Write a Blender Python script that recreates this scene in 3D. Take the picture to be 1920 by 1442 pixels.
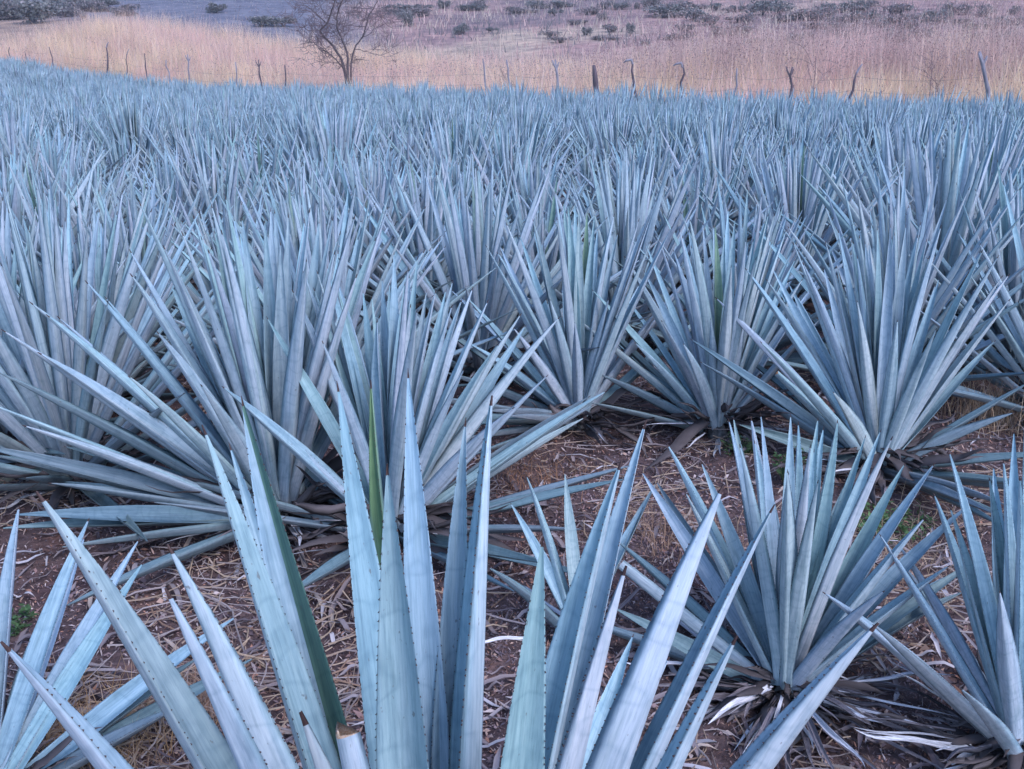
import bpy, math, random
import numpy as np
from mathutils import Vector, Matrix

for o in list(bpy.data.objects):
    bpy.data.objects.remove(o, do_unlink=True)
scene = bpy.context.scene
col = scene.collection
rng = np.random.default_rng(7)
random.seed(7)

# ------------------------------------------------------------------ camera
F = 1844.0                       # focal length in photo pixels (1920 wide)
CAM_H = 1.9
PITCH = math.radians(17.6)
cam_d = bpy.data.cameras.new('camera')
cam = bpy.data.objects.new('camera', cam_d); col.objects.link(cam)
cam.location = (0, 0, CAM_H)
cam.rotation_euler = (math.radians(90) - PITCH, 0, 0)
cam_d.sensor_fit = 'HORIZONTAL'
cam_d.sensor_width = 36.0
cam_d.lens = 36.0 * F / 1920.0
cam_d.clip_start = 0.05
cam_d.clip_end = 3000
scene.camera = cam

# ------------------------------------------------------------------ sky, sun, exposure
SUN_EL, SUN_AZ = 46.0, 138.0     # azimuth clockwise from +Y
world = bpy.data.worlds.new('World'); scene.world = world
world.use_nodes = True
wn = world.node_tree.nodes; wl = world.node_tree.links
bg = wn['Background']
sky = wn.new('ShaderNodeTexSky'); sky.sky_type = 'NISHITA'; sky.sun_disc = False
sky.sun_elevation = math.radians(SUN_EL); sky.sun_rotation = math.radians(SUN_AZ)
sky.air_density = 1.0; sky.dust_density = 1.0; sky.ozone_density = 2.0
wl.new(sky.outputs[0], bg.inputs[0]); bg.inputs[1].default_value = 0.15
sun_d = bpy.data.lights.new('sun', 'SUN'); sun_d.energy = 1.15
sun_d.angle = math.radians(22); sun_d.color = (1.0, 0.90, 0.86)
sun = bpy.data.objects.new('sun', sun_d); col.objects.link(sun)
_e, _a = math.radians(SUN_EL), math.radians(SUN_AZ)
sdir = Vector((math.sin(_a) * math.cos(_e), math.cos(_a) * math.cos(_e), math.sin(_e)))
sun.rotation_euler = sdir.to_track_quat('Z', 'Y').to_euler()
scene.view_settings.view_transform = 'Standard'
scene.view_settings.look = 'None'
scene.view_settings.exposure = 1.2
scene.view_settings.use_white_balance = True
scene.view_settings.white_balance_temperature = 5520
scene.view_settings.white_balance_tint = 14
scene.view_settings.gamma = 1.0
scene.cycles.max_bounces = 4
scene.cycles.diffuse_bounces = 1

# ------------------------------------------------------------------ projection helpers
CP, SP = math.cos(PITCH), math.sin(PITCH)
def ray(px, py):
    u = (px - 960.0) / F; v = (py - 721.0) / F
    d = np.array([u, CP - v * SP, -SP - v * CP])
    return d / np.linalg.norm(d)
def project(x, y, z):
    z = z - CAM_H
    depth = y * CP - z * SP
    return 960 + F * x / depth, 721 - F * (y * SP + z * CP) / depth, depth

# ------------------------------------------------------------------ terrain
FA = np.array([-27.9, 62.0]); FB = np.array([13.8, 30.0])
FU = (FB - FA) / np.linalg.norm(FB - FA); FN = np.array([-FU[1], FU[0]])
def sm(a, b, x):
    t = np.clip((x - a) / (b - a), 0, 1); return t * t * (3 - 2 * t)
def fence_s(x, y):
    return FN[0] * (x - FA[0]) + FN[1] * (y - FA[1])
def wob(x, y, k):
    return (np.sin(x * 1.7 * k + 1.3) * np.cos(y * 1.3 * k + .7) + .6 * np.sin(x * 2.9 * k - y * 2.1 * k + 2.1)
            + .4 * np.cos(y * 4.3 * k + x * 3.1 * k)) / 2.0
def gz(x, y):
    x = np.asarray(x, float); y = np.asarray(y, float)
    s = fence_s(x, y)
    z = 1.5 * sm(-12, -34, x) * sm(22, 60, y)
    z = z + 0.10 * sm(25, 46, y)
    tf = FU[0] * (x - FA[0]) + FU[1] * (y - FA[1])
    z = z + (.45 + .45 * sm(30, 12, tf)) * sm(.5, 11, s)
    t = np.maximum(.5 * s + .5 * (np.hypot(x, y) - 50) - 6, 0)
    hill = 0.15 * (np.sqrt(t * t + 14 * 14) - 14) * sm(2, 16, s)
    hill = hill + wob(x, y, .018) * 2.4 * sm(40, 160, s) + wob(x, y, .06) * .7 * sm(30, 90, s)
    z = z + hill
    near = sm(12, 5, np.hypot(x, y))
    z = z + near * (.035 * wob(x, y, 1.3) + .02 * wob(x + 5, y, 4.0) + .008 * wob(x, y + 3, 11.0))
    return z
def ground_at(px, py):
    d = ray(px, py); o = np.array([0, 0, CAM_H]); t = 0.5
    while t < 1500:
        p = o + d * t
        if p[2] < float(gz(p[0], p[1])):
            lo, hi = t - max(.05, t * .01), t
            for _ in range(30):
                m = (lo + hi) / 2; p = o + d * m
                if p[2] < float(gz(p[0], p[1])): hi = m
                else: lo = m
            return o + d * hi
        t += max(.05, t * .01)
    return None

# ------------------------------------------------------------------ mesh helpers
def mk_mesh(name, V, faces, mats=(), mi=None, attrs=None, colors=None, smooth=False):
    """faces: list of (n,k) int arrays, k = 3 or 4."""
    me = bpy.data.meshes.new(name)
    V = np.asarray(V, np.float32)
    faces = [np.asarray(f, np.int32) for f in faces if len(f)]
    nf = sum(len(f) for f in faces)
    loops = np.concatenate([f.ravel() for f in faces])
    tot = np.concatenate([np.full(len(f), f.shape[1], np.int32) for f in faces])
    start = np.concatenate([[0], np.cumsum(tot)[:-1]]).astype(np.int32)
    me.vertices.add(len(V)); me.vertices.foreach_set('co', V.ravel())
    me.loops.add(len(loops)); me.loops.foreach_set('vertex_index', loops)
    me.polygons.add(nf); me.polygons.foreach_set('loop_start', start)
    try: me.polygons.foreach_set('loop_total', tot)
    except Exception: pass
    if mi is not None: me.polygons.foreach_set('material_index', np.asarray(mi, np.int32))
    if smooth: me.polygons.foreach_set('use_smooth', np.ones(nf, bool))
    for k, v in (attrs or {}).items():
        a = me.attributes.new(k, 'FLOAT', 'POINT'); a.data.foreach_set('value', np.asarray(v, np.float32))
    if colors is not None:
        c = np.ones((len(V), 4), np.float32); c[:, :3] = colors
        a = me.attributes.new('col', 'FLOAT_COLOR', 'POINT'); a.data.foreach_set('color', c.ravel())
    for m in mats: me.materials.append(m)
    me.update(calc_edges=True); me.validate()
    return me
def obj(name, me, parent=None, loc=None, mat4=None):
    o = bpy.data.objects.new(name, me); col.objects.link(o)
    if parent is not None: o.parent = parent
    if mat4 is not None: o.matrix_local = mat4
    elif loc is not None: o.location = loc
    return o
def tag(o, label=None, cat=None, group=None, kind=None):
    if label: o['label'] = label
    if cat: o['category'] = cat
    if group: o['group'] = group
    if kind: o['kind'] = kind
    return o
def tube(path, radii, n=6, cap=True):
    P = np.asarray(path, float); R = np.asarray(radii, float); m = len(P)
    T = np.gradient(P, axis=0); T /= np.linalg.norm(T, axis=1)[:, None] + 1e-9
    ref = np.array([0.31, 0.94, 0.12]) if abs(T[0][2]) > .5 else np.array([0.05, .1, 1.0])
    A = np.cross(T, ref); A /= np.linalg.norm(A, axis=1)[:, None] + 1e-9
    Bv = np.cross(T, A)
    th = np.arange(n) * 2 * np.pi / n
    V = P[:, None] + R[:, None, None] * (np.cos(th)[None, :, None] * A[:, None] + np.sin(th)[None, :, None] * Bv[:, None])
    V = V.reshape(-1, 3)
    i, j = np.meshgrid(np.arange(m - 1), np.arange(n), indexing='ij'); j2 = (j + 1) % n
    Q = np.stack([i * n + j, i * n + j2, (i + 1) * n + j2, (i + 1) * n + j], -1).reshape(-1, 4)
    tris = np.zeros((0, 3), int)
    if cap:
        V = np.vstack([V, P[-1]]); c = len(V) - 1; k = np.arange(n)
        tris = np.stack([(m - 1) * n + k, (m - 1) * n + (k + 1) % n, np.full(n, c)], -1)
    return V, Q, tris
class Acc:
    def __init__(s): s.V = []; s.Q = []; s.T = []; s.C = []; s.n = 0
    def add(s, V, Q=None, T=None, c=None):
        if Q is not None and len(Q): s.Q.append(np.asarray(Q) + s.n)
        if T is not None and len(T): s.T.append(np.asarray(T) + s.n)
        s.V.append(V); s.n += len(V)
        if c is not None: s.C.append(np.broadcast_to(np.asarray(c, float), (len(V), 3)))
    def mesh(s, name, mats, smooth=False):
        f = []
        if s.Q: f.append(np.vstack(s.Q))
        if s.T: f.append(np.vstack(s.T))
        return mk_mesh(name, np.vstack(s.V), f, mats, colors=np.vstack(s.C) if s.C else None, smooth=smooth)

# ------------------------------------------------------------------ materials
def mat(name, rough=.7, spec=.3):
    m = bpy.data.materials.new(name); m.use_nodes = True
    b = m.node_tree.nodes['Principled BSDF']
    b.inputs['Roughness'].default_value = rough
    b.inputs['Specular IOR Level'].default_value = spec
    return m, m.node_tree.nodes, m.node_tree.links, b
def ramp(nodes, stops):
    r = nodes.new('ShaderNodeValToRGB'); e = r.color_ramp.elements
    while len(e) < len(stops): e.new(.5)
    for k, (p, c) in enumerate(stops):
        e[k].position = p; e[k].color = tuple(c) + (1,) if len(c) == 3 else c
    return r
def mixc(nodes, links, fac, a, b, mode='MIX'):
    n = nodes.new('ShaderNodeMix'); n.data_type = 'RGBA'; n.blend_type = mode
    for sock, v in ((n.inputs[0], fac), (n.inputs[6], a), (n.inputs[7], b)):
        if hasattr(v, 'links'): links.new(v, sock)
        elif isinstance(v, (int, float)): sock.default_value = v
        else: sock.default_value = tuple(v) + (1,)
    return n.outputs[2]
def noise(nodes, links, coord, scale, detail=3, mapscale=None, rough=.55):
    n = nodes.new('ShaderNodeTexNoise'); n.inputs['Scale'].default_value = scale
    n.inputs['Detail'].default_value = detail; n.inputs['Roughness'].default_value = rough
    if mapscale:
        mp = nodes.new('ShaderNodeMapping'); mp.inputs['Scale'].default_value = mapscale
        links.new(coord, mp.inputs[0]); coord = mp.outputs[0]
    links.new(coord, n.inputs['Vector']); return n
def math_n(nodes, links, op, a, b=None, c=None):
    n = nodes.new('ShaderNodeMath'); n.operation = op
    for k, v in enumerate((a, b, c)):
        if v is None: continue
        if hasattr(v, 'links'): links.new(v, n.inputs[k])
        else: n.inputs[k].default_value = v
    return n.outputs[0]
def attr(nodes, name):
    a = nodes.new('ShaderNodeAttribute'); a.attribute_name = name; return a

def leaf_material(name, outer, inner, half=False):
    m, N, L, b = mat(name, .62, .22)
    tc = N.new('ShaderNodeTexCoord'); oi = N.new('ShaderNodeObjectInfo')
    r = attr(N, 'rnd').outputs['Fac']; side = attr(N, 'side').outputs['Fac']
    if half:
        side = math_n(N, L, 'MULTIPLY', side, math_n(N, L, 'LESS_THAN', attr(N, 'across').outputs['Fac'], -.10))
    fr = math_n(N, L, 'FRACT', math_n(N, L, 'ADD', r, oi.outputs['Random']))
    n = len(outer)
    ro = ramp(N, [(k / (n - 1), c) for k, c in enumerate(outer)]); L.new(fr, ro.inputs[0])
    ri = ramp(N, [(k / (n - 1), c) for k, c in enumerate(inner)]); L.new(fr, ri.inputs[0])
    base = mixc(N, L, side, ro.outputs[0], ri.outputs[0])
    # the object's own random shifts the texture so that no two leaves share blotches
    add = N.new('ShaderNodeVectorMath'); add.operation = 'ADD'
    cmb = N.new('ShaderNodeCombineXYZ')
    sh = math_n(N, L, 'MULTIPLY', oi.outputs['Random'], 37.0)
    L.new(sh, cmb.inputs[0]); L.new(sh, cmb.inputs[1])
    L.new(tc.outputs['Object'], add.inputs[0]); L.new(cmb.outputs[0], add.inputs[1])
    co = add.outputs[0]
    streak = noise(N, L, co, 1.0, 4, (2.2, 9, 9))
    rs = ramp(N, [(.3, (.62, .68, .72)), (.5, (.95, .96, .97)), (.62, (1.1, 1.07, 1.05))]); L.new(streak.outputs['Fac'], rs.inputs[0])
    base = mixc(N, L, .65, base, rs.outputs[0], 'MULTIPLY')
    fine = noise(N, L, co, 1.0, 6, (14, 16, 16), .75)
    rf = ramp(N, [(.38, (.76, .79, .80)), (.5, (1, 1, 1)), (.64, (1.1, 1.09, 1.07))]); L.new(fine.outputs['Fac'], rf.inputs[0])
    base = mixc(N, L, .8, base, rf.outputs[0], 'MULTIPLY')
    # rubbed bloom: greener, duller patches along the blade
    rub = noise(N, L, co, 1.0, 3, (5, 2.2, 2.2))
    rr = ramp(N, [(.56, (0, 0, 0)), (.74, (1, 1, 1))]); L.new(rub.outputs['Fac'], rr.inputs[0])
    base = mixc(N, L, math_n(N, L, 'MULTIPLY', rr.outputs[0], .5), base, (.17, .26, .27))
    big = noise(N, L, co, 1.0, 5, (1.6, 1.1, 1.1), .7)
    rbg = ramp(N, [(.36, (.72, .76, .80)), (.5, (.98, .98, .98)), (.66, (1.12, 1.08, 1.08))]); L.new(big.outputs['Fac'], rbg.inputs[0])
    base = mixc(N, L, .8, base, rbg.outputs[0], 'MULTIPLY')
    # bud prints: faint cross bands
    band = noise(N, L, co, 1.0, 1, (16, .7, .7))
    rb = ramp(N, [(.44, (1, 1, 1)), (.5, (.74, .79, .82)), (.56, (1, 1, 1))]); L.new(band.outputs['Fac'], rb.inputs[0])
    base = mixc(N, L, .6, base, rb.outputs[0], 'MULTIPLY')
    # specks and scars
    sp = noise(N, L, co, 1.0, 2, (60, 8, 8))
    rsp = ramp(N, [(.70, (0, 0, 0)), (.75, (1, 1, 1))]); L.new(sp.outputs['Fac'], rsp.inputs[0])
    base = mixc(N, L, math_n(N, L, 'MULTIPLY', rsp.outputs[0], .55), base, (.11, .085, .07))
    L.new(base, b.inputs['Base Color'])
    bp = N.new('ShaderNodeBump'); bp.inputs['Strength'].default_value = .12; bp.inputs['Distance'].default_value = .01
    L.new(streak.outputs['Fac'], bp.inputs['Height']); L.new(bp.outputs[0], b.inputs['Normal'])
    return m
M = {}
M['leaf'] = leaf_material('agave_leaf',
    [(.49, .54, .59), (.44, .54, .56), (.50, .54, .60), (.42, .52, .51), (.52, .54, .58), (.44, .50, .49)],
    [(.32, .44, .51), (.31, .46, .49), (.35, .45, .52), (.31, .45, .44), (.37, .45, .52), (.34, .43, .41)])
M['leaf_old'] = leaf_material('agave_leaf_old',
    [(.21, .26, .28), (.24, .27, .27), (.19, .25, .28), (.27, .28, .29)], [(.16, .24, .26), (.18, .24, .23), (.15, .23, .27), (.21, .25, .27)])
M['leaf_pale_green'] = leaf_material('agave_leaf_pale_green',
    [(.38, .48, .42), (.34, .45, .36), (.40, .50, .44)], [(.26, .38, .28), (.28, .39, .25), (.25, .39, .33)])
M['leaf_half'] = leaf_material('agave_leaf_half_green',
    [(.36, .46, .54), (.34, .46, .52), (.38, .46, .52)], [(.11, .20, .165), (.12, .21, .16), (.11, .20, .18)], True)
M['leaf_green'] = leaf_material('agave_leaf_green',
    [(.25, .36, .26), (.24, .35, .21), (.30, .40, .28)], [(.17, .27, .12), (.19, .29, .11), (.16, .27, .15)])

def plain(name, c1, c2, scale=8, rough=.8, spec=.2, bump=.3, mapscale=None):
    m, N, L, b = mat(name, rough, spec)
    tc = N.new('ShaderNodeTexCoord')
    n = noise(N, L, tc.outputs['Object'], scale, 4, mapscale)
    r = ramp(N, [(.3, c1), (.7, c2)]); L.new(n.outputs['Fac'], r.inputs[0])
    L.new(r.outputs[0], b.inputs['Base Color'])
    if bump:
        bp = N.new('ShaderNodeBump'); bp.inputs['Strength'].default_value = bump; bp.inputs['Distance'].default_value = .02
        L.new(n.outputs['Fac'], bp.inputs['Height']); L.new(bp.outputs[0], b.inputs['Normal'])
    return m
M['spine'] = plain('agave_spine', (.05, .03, .03), (.10, .06, .05), 20, .5)
M['tooth'] = plain('agave_tooth', (.06, .045, .05), (.12, .08, .07), 40, .6)
M['cut'] = plain('cut_leaf_end', (.62, .50, .38), (.50, .26, .14), 30, .7)
M['dry_white'] = plain('dry_leaf_white', (.36, .34, .34), (.88, .86, .88), 1.0, .45, .5, .3, (2.5, 6, 6))
M['dry_grey'] = plain('dry_leaf_grey', (.10, .085, .09), (.30, .26, .27), 1.0, .75, .25, .3, (4, 12, 12))
M['core'] = plain('agave_core', (.07, .065, .06), (.20, .20, .19), 25, .9)
M['bark'] = plain('bark', (.06, .042, .042), (.14, .105, .105), 6, .9)
M['twig'] = plain('twig', (.15, .10, .10), (.24, .17, .165), 3, .9)
M['post_dark'] = plain('post_dark', (.06, .045, .05), (.16, .12, .13), 9, .9, mapscale=(1, 1, .2))
M['post_grey'] = plain('post_grey', (.16, .145, .16), (.34, .31, .33), 9, .9, mapscale=(1, 1, .2))
M['wire'] = plain('wire', (.08, .07, .07), (.14, .11, .10), 4, .6)
M['stone'] = plain('stone', (.40, .33, .20), (.55, .47, .32), 7, .9)

def col_material(name, rough=.85, spec=.15, trans=0.0):
    m, N, L, b = mat(name, rough, spec)
    a = attr(N, 'col'); L.new(a.outputs['Color'], b.inputs['Base Color'])
    if trans:
        t = N.new('ShaderNodeBsdfTranslucent'); L.new(a.outputs['Color'], t.inputs['Color'])
        mx = N.new('ShaderNodeMixShader'); mx.inputs[0].default_value = trans
        L.new(b.outputs[0], mx.inputs[1]); L.new(t.outputs[0], mx.inputs[2])
        L.new(mx.outputs[0], N['Material Output'].inputs['Surface'])
    return m
M['straw'] = col_material('dry_straw', .8, .2, .4)
M['litter'] = col_material('leaf_litter', .85, .15)
M['weed'] = col_material('weed', .8, .2, .2)
M['bush'] = col_material('bush_leaves', .85, .15, .15)

def ground_material():
    m, N, L, b = mat('ground', .95, .1)
    geo = N.new('ShaderNodeNewGeometry'); P = geo.outputs['Position']
    a = attr(N, 'col'); zone = attr(N, 'far').outputs['Fac']
    n1 = noise(N, L, P, 2.2, 5); n2 = noise(N, L, P, 22, 5, rough=.65); n3 = noise(N, L, P, .35, 5)
    r1 = ramp(N, [(.3, (.55, .50, .55)), (.55, (1, 1, 1)), (.75, (1.55, 1.25, 1.05))]); L.new(n1.outputs['Fac'], r1.inputs[0])
    r2 = ramp(N, [(.3, (.45, .45, .47)), (.6, (1.1, 1.08, 1.05)), (.8, (1.8, 1.6, 1.5))]); L.new(n2.outputs['Fac'], r2.inputs[0])
    nearc = mixc(N, L, 1.0, mixc(N, L, 1.0, a.outputs['Color'], r1.outputs[0], 'MULTIPLY'), r2.outputs[0], 'MULTIPLY')
    r3 = ramp(N, [(.32, (.62, .60, .68)), (.5, (1, 1, 1)), (.68, (1.35, 1.25, 1.2))]); L.new(n3.outputs['Fac'], r3.inputs[0])
    n4 = noise(N, L, P, .9, 4); r4 = ramp(N, [(.35, (.6, .58, .66)), (.6, (1.15, 1.12, 1.1))]); L.new(n4.outputs['Fac'], r4.inputs[0])
    farc = mixc(N, L, .8, mixc(N, L, .8, a.outputs['Color'], r3.outputs[0], 'MULTIPLY'), r4.outputs[0], 'MULTIPLY')
    L.new(mixc(N, L, zone, nearc, farc), b.inputs['Base Color'])
    bp = N.new('ShaderNodeBump'); bp.inputs['Strength'].default_value = .7; bp.inputs['Distance'].default_value = .03
    L.new(n2.outputs['Fac'], bp.inputs['Height']); L.new(bp.outputs[0], b.inputs['Normal'])
    return m
M['ground'] = ground_material()

# ------------------------------------------------------------------ the ground, one sheet to the horizon
def graded(lo, hi, fine_lo, fine_hi, step, growth, cap):
    c = list(np.arange(fine_lo, fine_hi + 1e-6, step))
    d, p = step, c[-1]
    while p < hi: d = min(d * growth, cap); p += d; c.append(p)
    d, p = step, c[0]; pre = []
    while p > lo: d = min(d * growth, cap); p -= d; pre.append(p)
    return np.array(pre[::-1] + c)
gx = graded(-950, 950, -4.0, 4.0, .05, 1.10, 6.0)
gy = graded(-60, 900, .6, 7.5, .05, 1.09, 5.0)
GX, GY = np.meshgrid(gx, gy, indexing='ij')
GZ = gz(GX, GY)
S = fence_s(GX, GY)
def field_patches(x, y, s):
    """real colours of soil, dry pasture and the fields on the slope"""
    soil = np.array([.135, .093, .088]); pasture = np.array([.33, .23, .16])
    ploughed = np.array([.17, .168, .19]); pink = np.array([.35, .225, .19]); scrub = np.array([.16, .13, .13]); pale = np.array([.48, .38, .26])
    az = np.degrees(np.arctan2(x, np.maximum(y, 1)))
    w = wob(x, y, .025); w2 = wob(x + 40, y, .05)
    c = np.broadcast_to(pasture, x.shape + (3,)).copy()
    def blend(c, k, f): return c * (1 - f[..., None]) + k * f[..., None]
    f = sm(22, 34, s)
    left = sm(-6, -11, az + 3 * w)
    c = blend(c, pink, f * (1 - left)); c = blend(c, ploughed, f * left)
    w3 = wob(x * .6, y * 1.6 + 11, .10)
    c = blend(c, scrub, f * (1 - left) * sm(.2, .5, w2) * .7)
    c = blend(c, scrub * .9, f * (1 - left) * sm(.3, .6, w3) * .6)
    c = blend(c, pale, f * (1 - left) * sm(.45, .7, -w3) * .5)
    c = blend(c, pale, f * (1 - left) * sm(.35, .6, -w2) * sm(180, 90, s) * .7)
    c = blend(c, ploughed * .8, sm(200, 300, s + 40 * w))
    c = blend(c, soil, sm(1.5, -.5, s))
    return c
GC = field_patches(GX, GY, S)
nx, ny = GX.shape
ii, jj = np.meshgrid(np.arange(nx - 1), np.arange(ny - 1), indexing='ij')
Q = np.stack([ii * ny + jj, (ii + 1) * ny + jj, (ii + 1) * ny + jj + 1, ii * ny + jj + 1], -1).reshape(-1, 4)
me = mk_mesh('ground', np.stack([GX, GY, GZ], -1).reshape(-1, 3), [Q], [M['ground']],
             attrs={'far': sm(-1, 3, S).ravel()}, colors=GC.reshape(-1, 3), smooth=True)
tag(obj('ground', me), 'purplish brown field soil rising into dry lilac hillside', kind='structure')

# ------------------------------------------------------------------ agave leaves
WS = np.array([0, .05, .2, .35, .5, .62, .75, .86, .94, .985, 1.0])
WW = np.array([.90, .78, .90, 1.0, .97, .83, .60, .365, .17, .05, .006])
def leaf_geo(ns, hi, curve=0., bend=0., twist=0., fold=.5, teeth=0, cut=None, seed=0, wilt=0., asym=0.):
    """unit leaf along +X (length 1), width 1 along Y, upper face +Z. Returns V, quads, tris, mi, side."""
    r = np.random.default_rng(seed)
    end = cut or 1.0
    s = np.linspace(0, end, ns + 1) ** (.95)
    if cut is None and ns > 6: s = np.unique(np.concatenate([s, [.93, .97, .985, .992]]))
    hw = .5 * np.interp(s, WS, WW)
    th = np.interp(s, [0, .12, .5, 1], [.42, .26, .15, .02]) * (1 - .6 * wilt)
    fo = fold * np.interp(s, [0, .3, .7, .95, 1], [.9, .85, 1., 1.25, 1.2])
    if hi:
        up = np.array([-1, -.86, -.5, 0, .5, .86, 1.]); lowu = np.array([.72, .3, 0, -.3, -.72])
    else:
        up = np.array([-1, 0., 1.]); lowu = np.array([0.])
    cz = 10 * (curve * s ** 2 + wilt * .05 * np.sin(s * 9 + seed) * s)
    cy = 10 * (bend * s ** 2 + wilt * .04 * np.sin(s * 7 + 2 * seed) * s)
    V = []
    side = []
    for k in range(len(s)):
        zu = fo[k] * np.abs(up) ** 1.35 * hw[k] * 1.0
        zl = fo[k] * np.abs(lowu) ** 1.35 * hw[k] - th[k] * (1 - np.abs(lowu) ** 1.6) - .012
        if asym: zu = zu * (1 + asym * np.sign(up)); zl = zl * (1 + asym * np.sign(lowu))
        yy = np.concatenate([up, lowu]) * hw[k]; zz = np.concatenate([zu, zl])
        if wilt: zz = zz + wilt * .25 * hw[k] * np.sin(5 * s[k] + 9 * np.concatenate([up, lowu]) + seed)
        a = twist * s[k]
        y2 = yy * math.cos(a) - zz * math.sin(a); z2 = yy * math.sin(a) + zz * math.cos(a)
        V.append(np.stack([np.full(len(yy), s[k]), y2 + cy[k], z2 + cz[k]], -1))
        side += [1.] * len(up) + [0.] * len(lowu)
    m = len(up) + len(lowu); nr = len(s); V = np.vstack(V)
    i, j = np.meshgrid(np.arange(nr - 1), np.arange(m), indexing='ij'); j2 = (j + 1) % m
    Q = np.stack([i * m + j, (i + 1) * m + j, (i + 1) * m + j2, i * m + j2], -1).reshape(-1, 4)
    mi = np.zeros(len(Q), int)
    if cut is None and hi: mi[(s[Q[:, 0] // m] > .9845)] = 1
    T = [np.stack([np.zeros(m - 2, int), np.arange(1, m - 1), np.arange(2, m)], -1)]
    T.append(np.stack([np.zeros(m - 2, int), np.arange(2, m), np.arange(1, m - 1)], -1) + (nr - 1) * m)
    tmi = [0] * (m - 2) + [3 if cut else 0] * (m - 2)
    if teeth:
        for sgn, idx in ((-1, 0), (1, len(up) - 1)):
            pos = np.linspace(.06, .93, teeth) + r.uniform(-.006, .006, teeth)
            for p in pos:
                if cut and p > cut - .02: continue
                k = np.searchsorted(s, p) - 1; f = (p - s[k]) / (s[k + 1] - s[k])
                e = V[k * m + idx] * (1 - f) + V[(k + 1) * m + idx] * f
                dx = .0022 * r.uniform(.6, 1.3); b0 = len(V)
                V = np.vstack([V, e + [-dx, -sgn * .012, -.02], e + [dx, -sgn * .012, -.02], e + [-dx * .2, sgn * .017, .014], e + [0, -sgn * .01, .018]])
                side += [0.] * 4
                T.append(np.array([[b0, b0 + 1, b0 + 2], [b0 + 1, b0 + 3, b0 + 2], [b0 + 3, b0, b0 + 2]])); tmi += [2] * 3
    return V, Q, np.vstack(T), np.concatenate([mi, tmi]), np.array(side)
LM = [M['leaf'], M['spine'], M['tooth'], M['cut']]
def leaf_mesh(name, mats=LM, **k):
    V, Q, T, mi, side = leaf_geo(**k)
    return mk_mesh(name, V, [Q, T], mats, mi, {'side': side, 'rnd': np.zeros(len(V)), 'across': V[:, 1]}, smooth=True)
var = [dict(curve=.012, bend=.006, twist=.15, fold=.85), dict(curve=-.02, bend=-.01, twist=-.2, fold=1.1), dict(curve=.03, bend=.0, twist=.05, fold=.65, asym=.2),
       dict(curve=-.008, bend=.015, twist=.3, fold=.95, asym=-.25), dict(curve=.02, bend=-.014, twist=-.1, fold=1.2), dict(curve=.0, bend=.004, twist=-.35, fold=.8, asym=.3)]
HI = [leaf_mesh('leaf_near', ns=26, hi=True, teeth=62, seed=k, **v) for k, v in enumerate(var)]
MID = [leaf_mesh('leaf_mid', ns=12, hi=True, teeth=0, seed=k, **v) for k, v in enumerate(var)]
CUT = [leaf_mesh('leaf_cut', ns=14, hi=True, teeth=40, cut=c, seed=9, **var[k]) for k, c in ((2, .62), (0, .75))]
DRYM = [[M['dry_white']], [M['dry_grey']]]
DRY = [[leaf_mesh('dry_leaf_mesh', mats=[m[0]] * 4, ns=14, hi=True, seed=20 + k, wilt=.5 + .25 * k, fold=.35 + .3 * k, twist=.6 - .5 * k,
                  curve=(-.02, .03, -.03, .0)[k], bend=(.05, -.06, .02, -.03)[k]) for k in range(4)] for m in DRYM]
LOW = [leaf_geo(5, False, seed=k, **v) for k, v in enumerate(var)]
FAR = [leaf_geo(3, False, seed=k, **v) for k, v in enumerate(var[:3])]

def frame(base, d, L, W, roll=0.):
    """matrix that lays the unit leaf from base along d, upper face towards the plant's axis / sky"""
    x = Vector(d).normalized(); up = Vector((0, 0, 1))
    if abs(x.z) > .995: up = Vector((-.2, -1, 0))
    z = (up - x * up.dot(x)).normalized()
    z = Matrix.Rotation(roll, 3, x) @ z
    y = z.cross(x)
    R = Matrix((x, y, z)).transposed().to_4x4()
    return Matrix.Translation(Vector(base)) @ R @ Matrix.Diagonal((L, W, W, 1))
GOLD = math.radians(137.508)
def rosette(seed, n=54, L=1.15, W=.10, emax=87, emin=12, power=1.15, core=.10, ztop=.14, az0=None):
    """leaf list: (matrix, role)"""
    r = random.Random(seed); out = []
    a0 = r.uniform(0, 6.28) if az0 is None else az0
    for i in range(n):
        t = (i + .5) / n
        a = a0 + i * GOLD + r.uniform(-.15, .15)
        e = math.radians(emax - (emax - emin) * t ** power + r.uniform(-5, 5))
        l = L * (1.0 + .06 * math.sin(3.1 * t)) * r.uniform(.86, 1.06)
        if i < 3: l *= .93
        rad = core * (.12 + .88 * t)
        d = (math.cos(a) * math.cos(e), math.sin(a) * math.cos(e), math.sin(e))
        b = (math.cos(a) * rad, math.sin(a) * rad, ztop - (ztop - .04) * t)
        out.append((frame(b, d, l, W * r.uniform(.82, 1.08), r.gauss(0, .22)), 'leaf'))
    return out
def core_mesh():
    A = Acc(); prof = [(0, .115, 0), (.05, .14, 0), (.12, .13, 0), (.2, .08, 0), (.27, .02, 0)]
    n = 14; V = []
    for k, (z, r0, _) in enumerate(prof):
        for j in range(n):
            th = 2 * math.pi * j / n; rr = r0 * (1 + .16 * ((j + k) % 2) + .05 * math.sin(5 * th))
            V.append((rr * math.cos(th), rr * math.sin(th), z - .03))
    i, j = np.meshgrid(np.arange(len(prof) - 1), np.arange(n), indexing='ij')
    Q = np.stack([i * n + j, i * n + (j + 1) % n, (i + 1) * n + (j + 1) % n, (i + 1) * n + j], -1).reshape(-1, 4)
    A.add(np.array(V), Q, np.array([[(len(prof) - 1) * n + a, (len(prof) - 1) * n + a + 1, (len(prof) - 1) * n] for a in range(1, n - 1)]))
    return A.mesh('core', [M['core']], True)
CORE = core_mesh()

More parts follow.
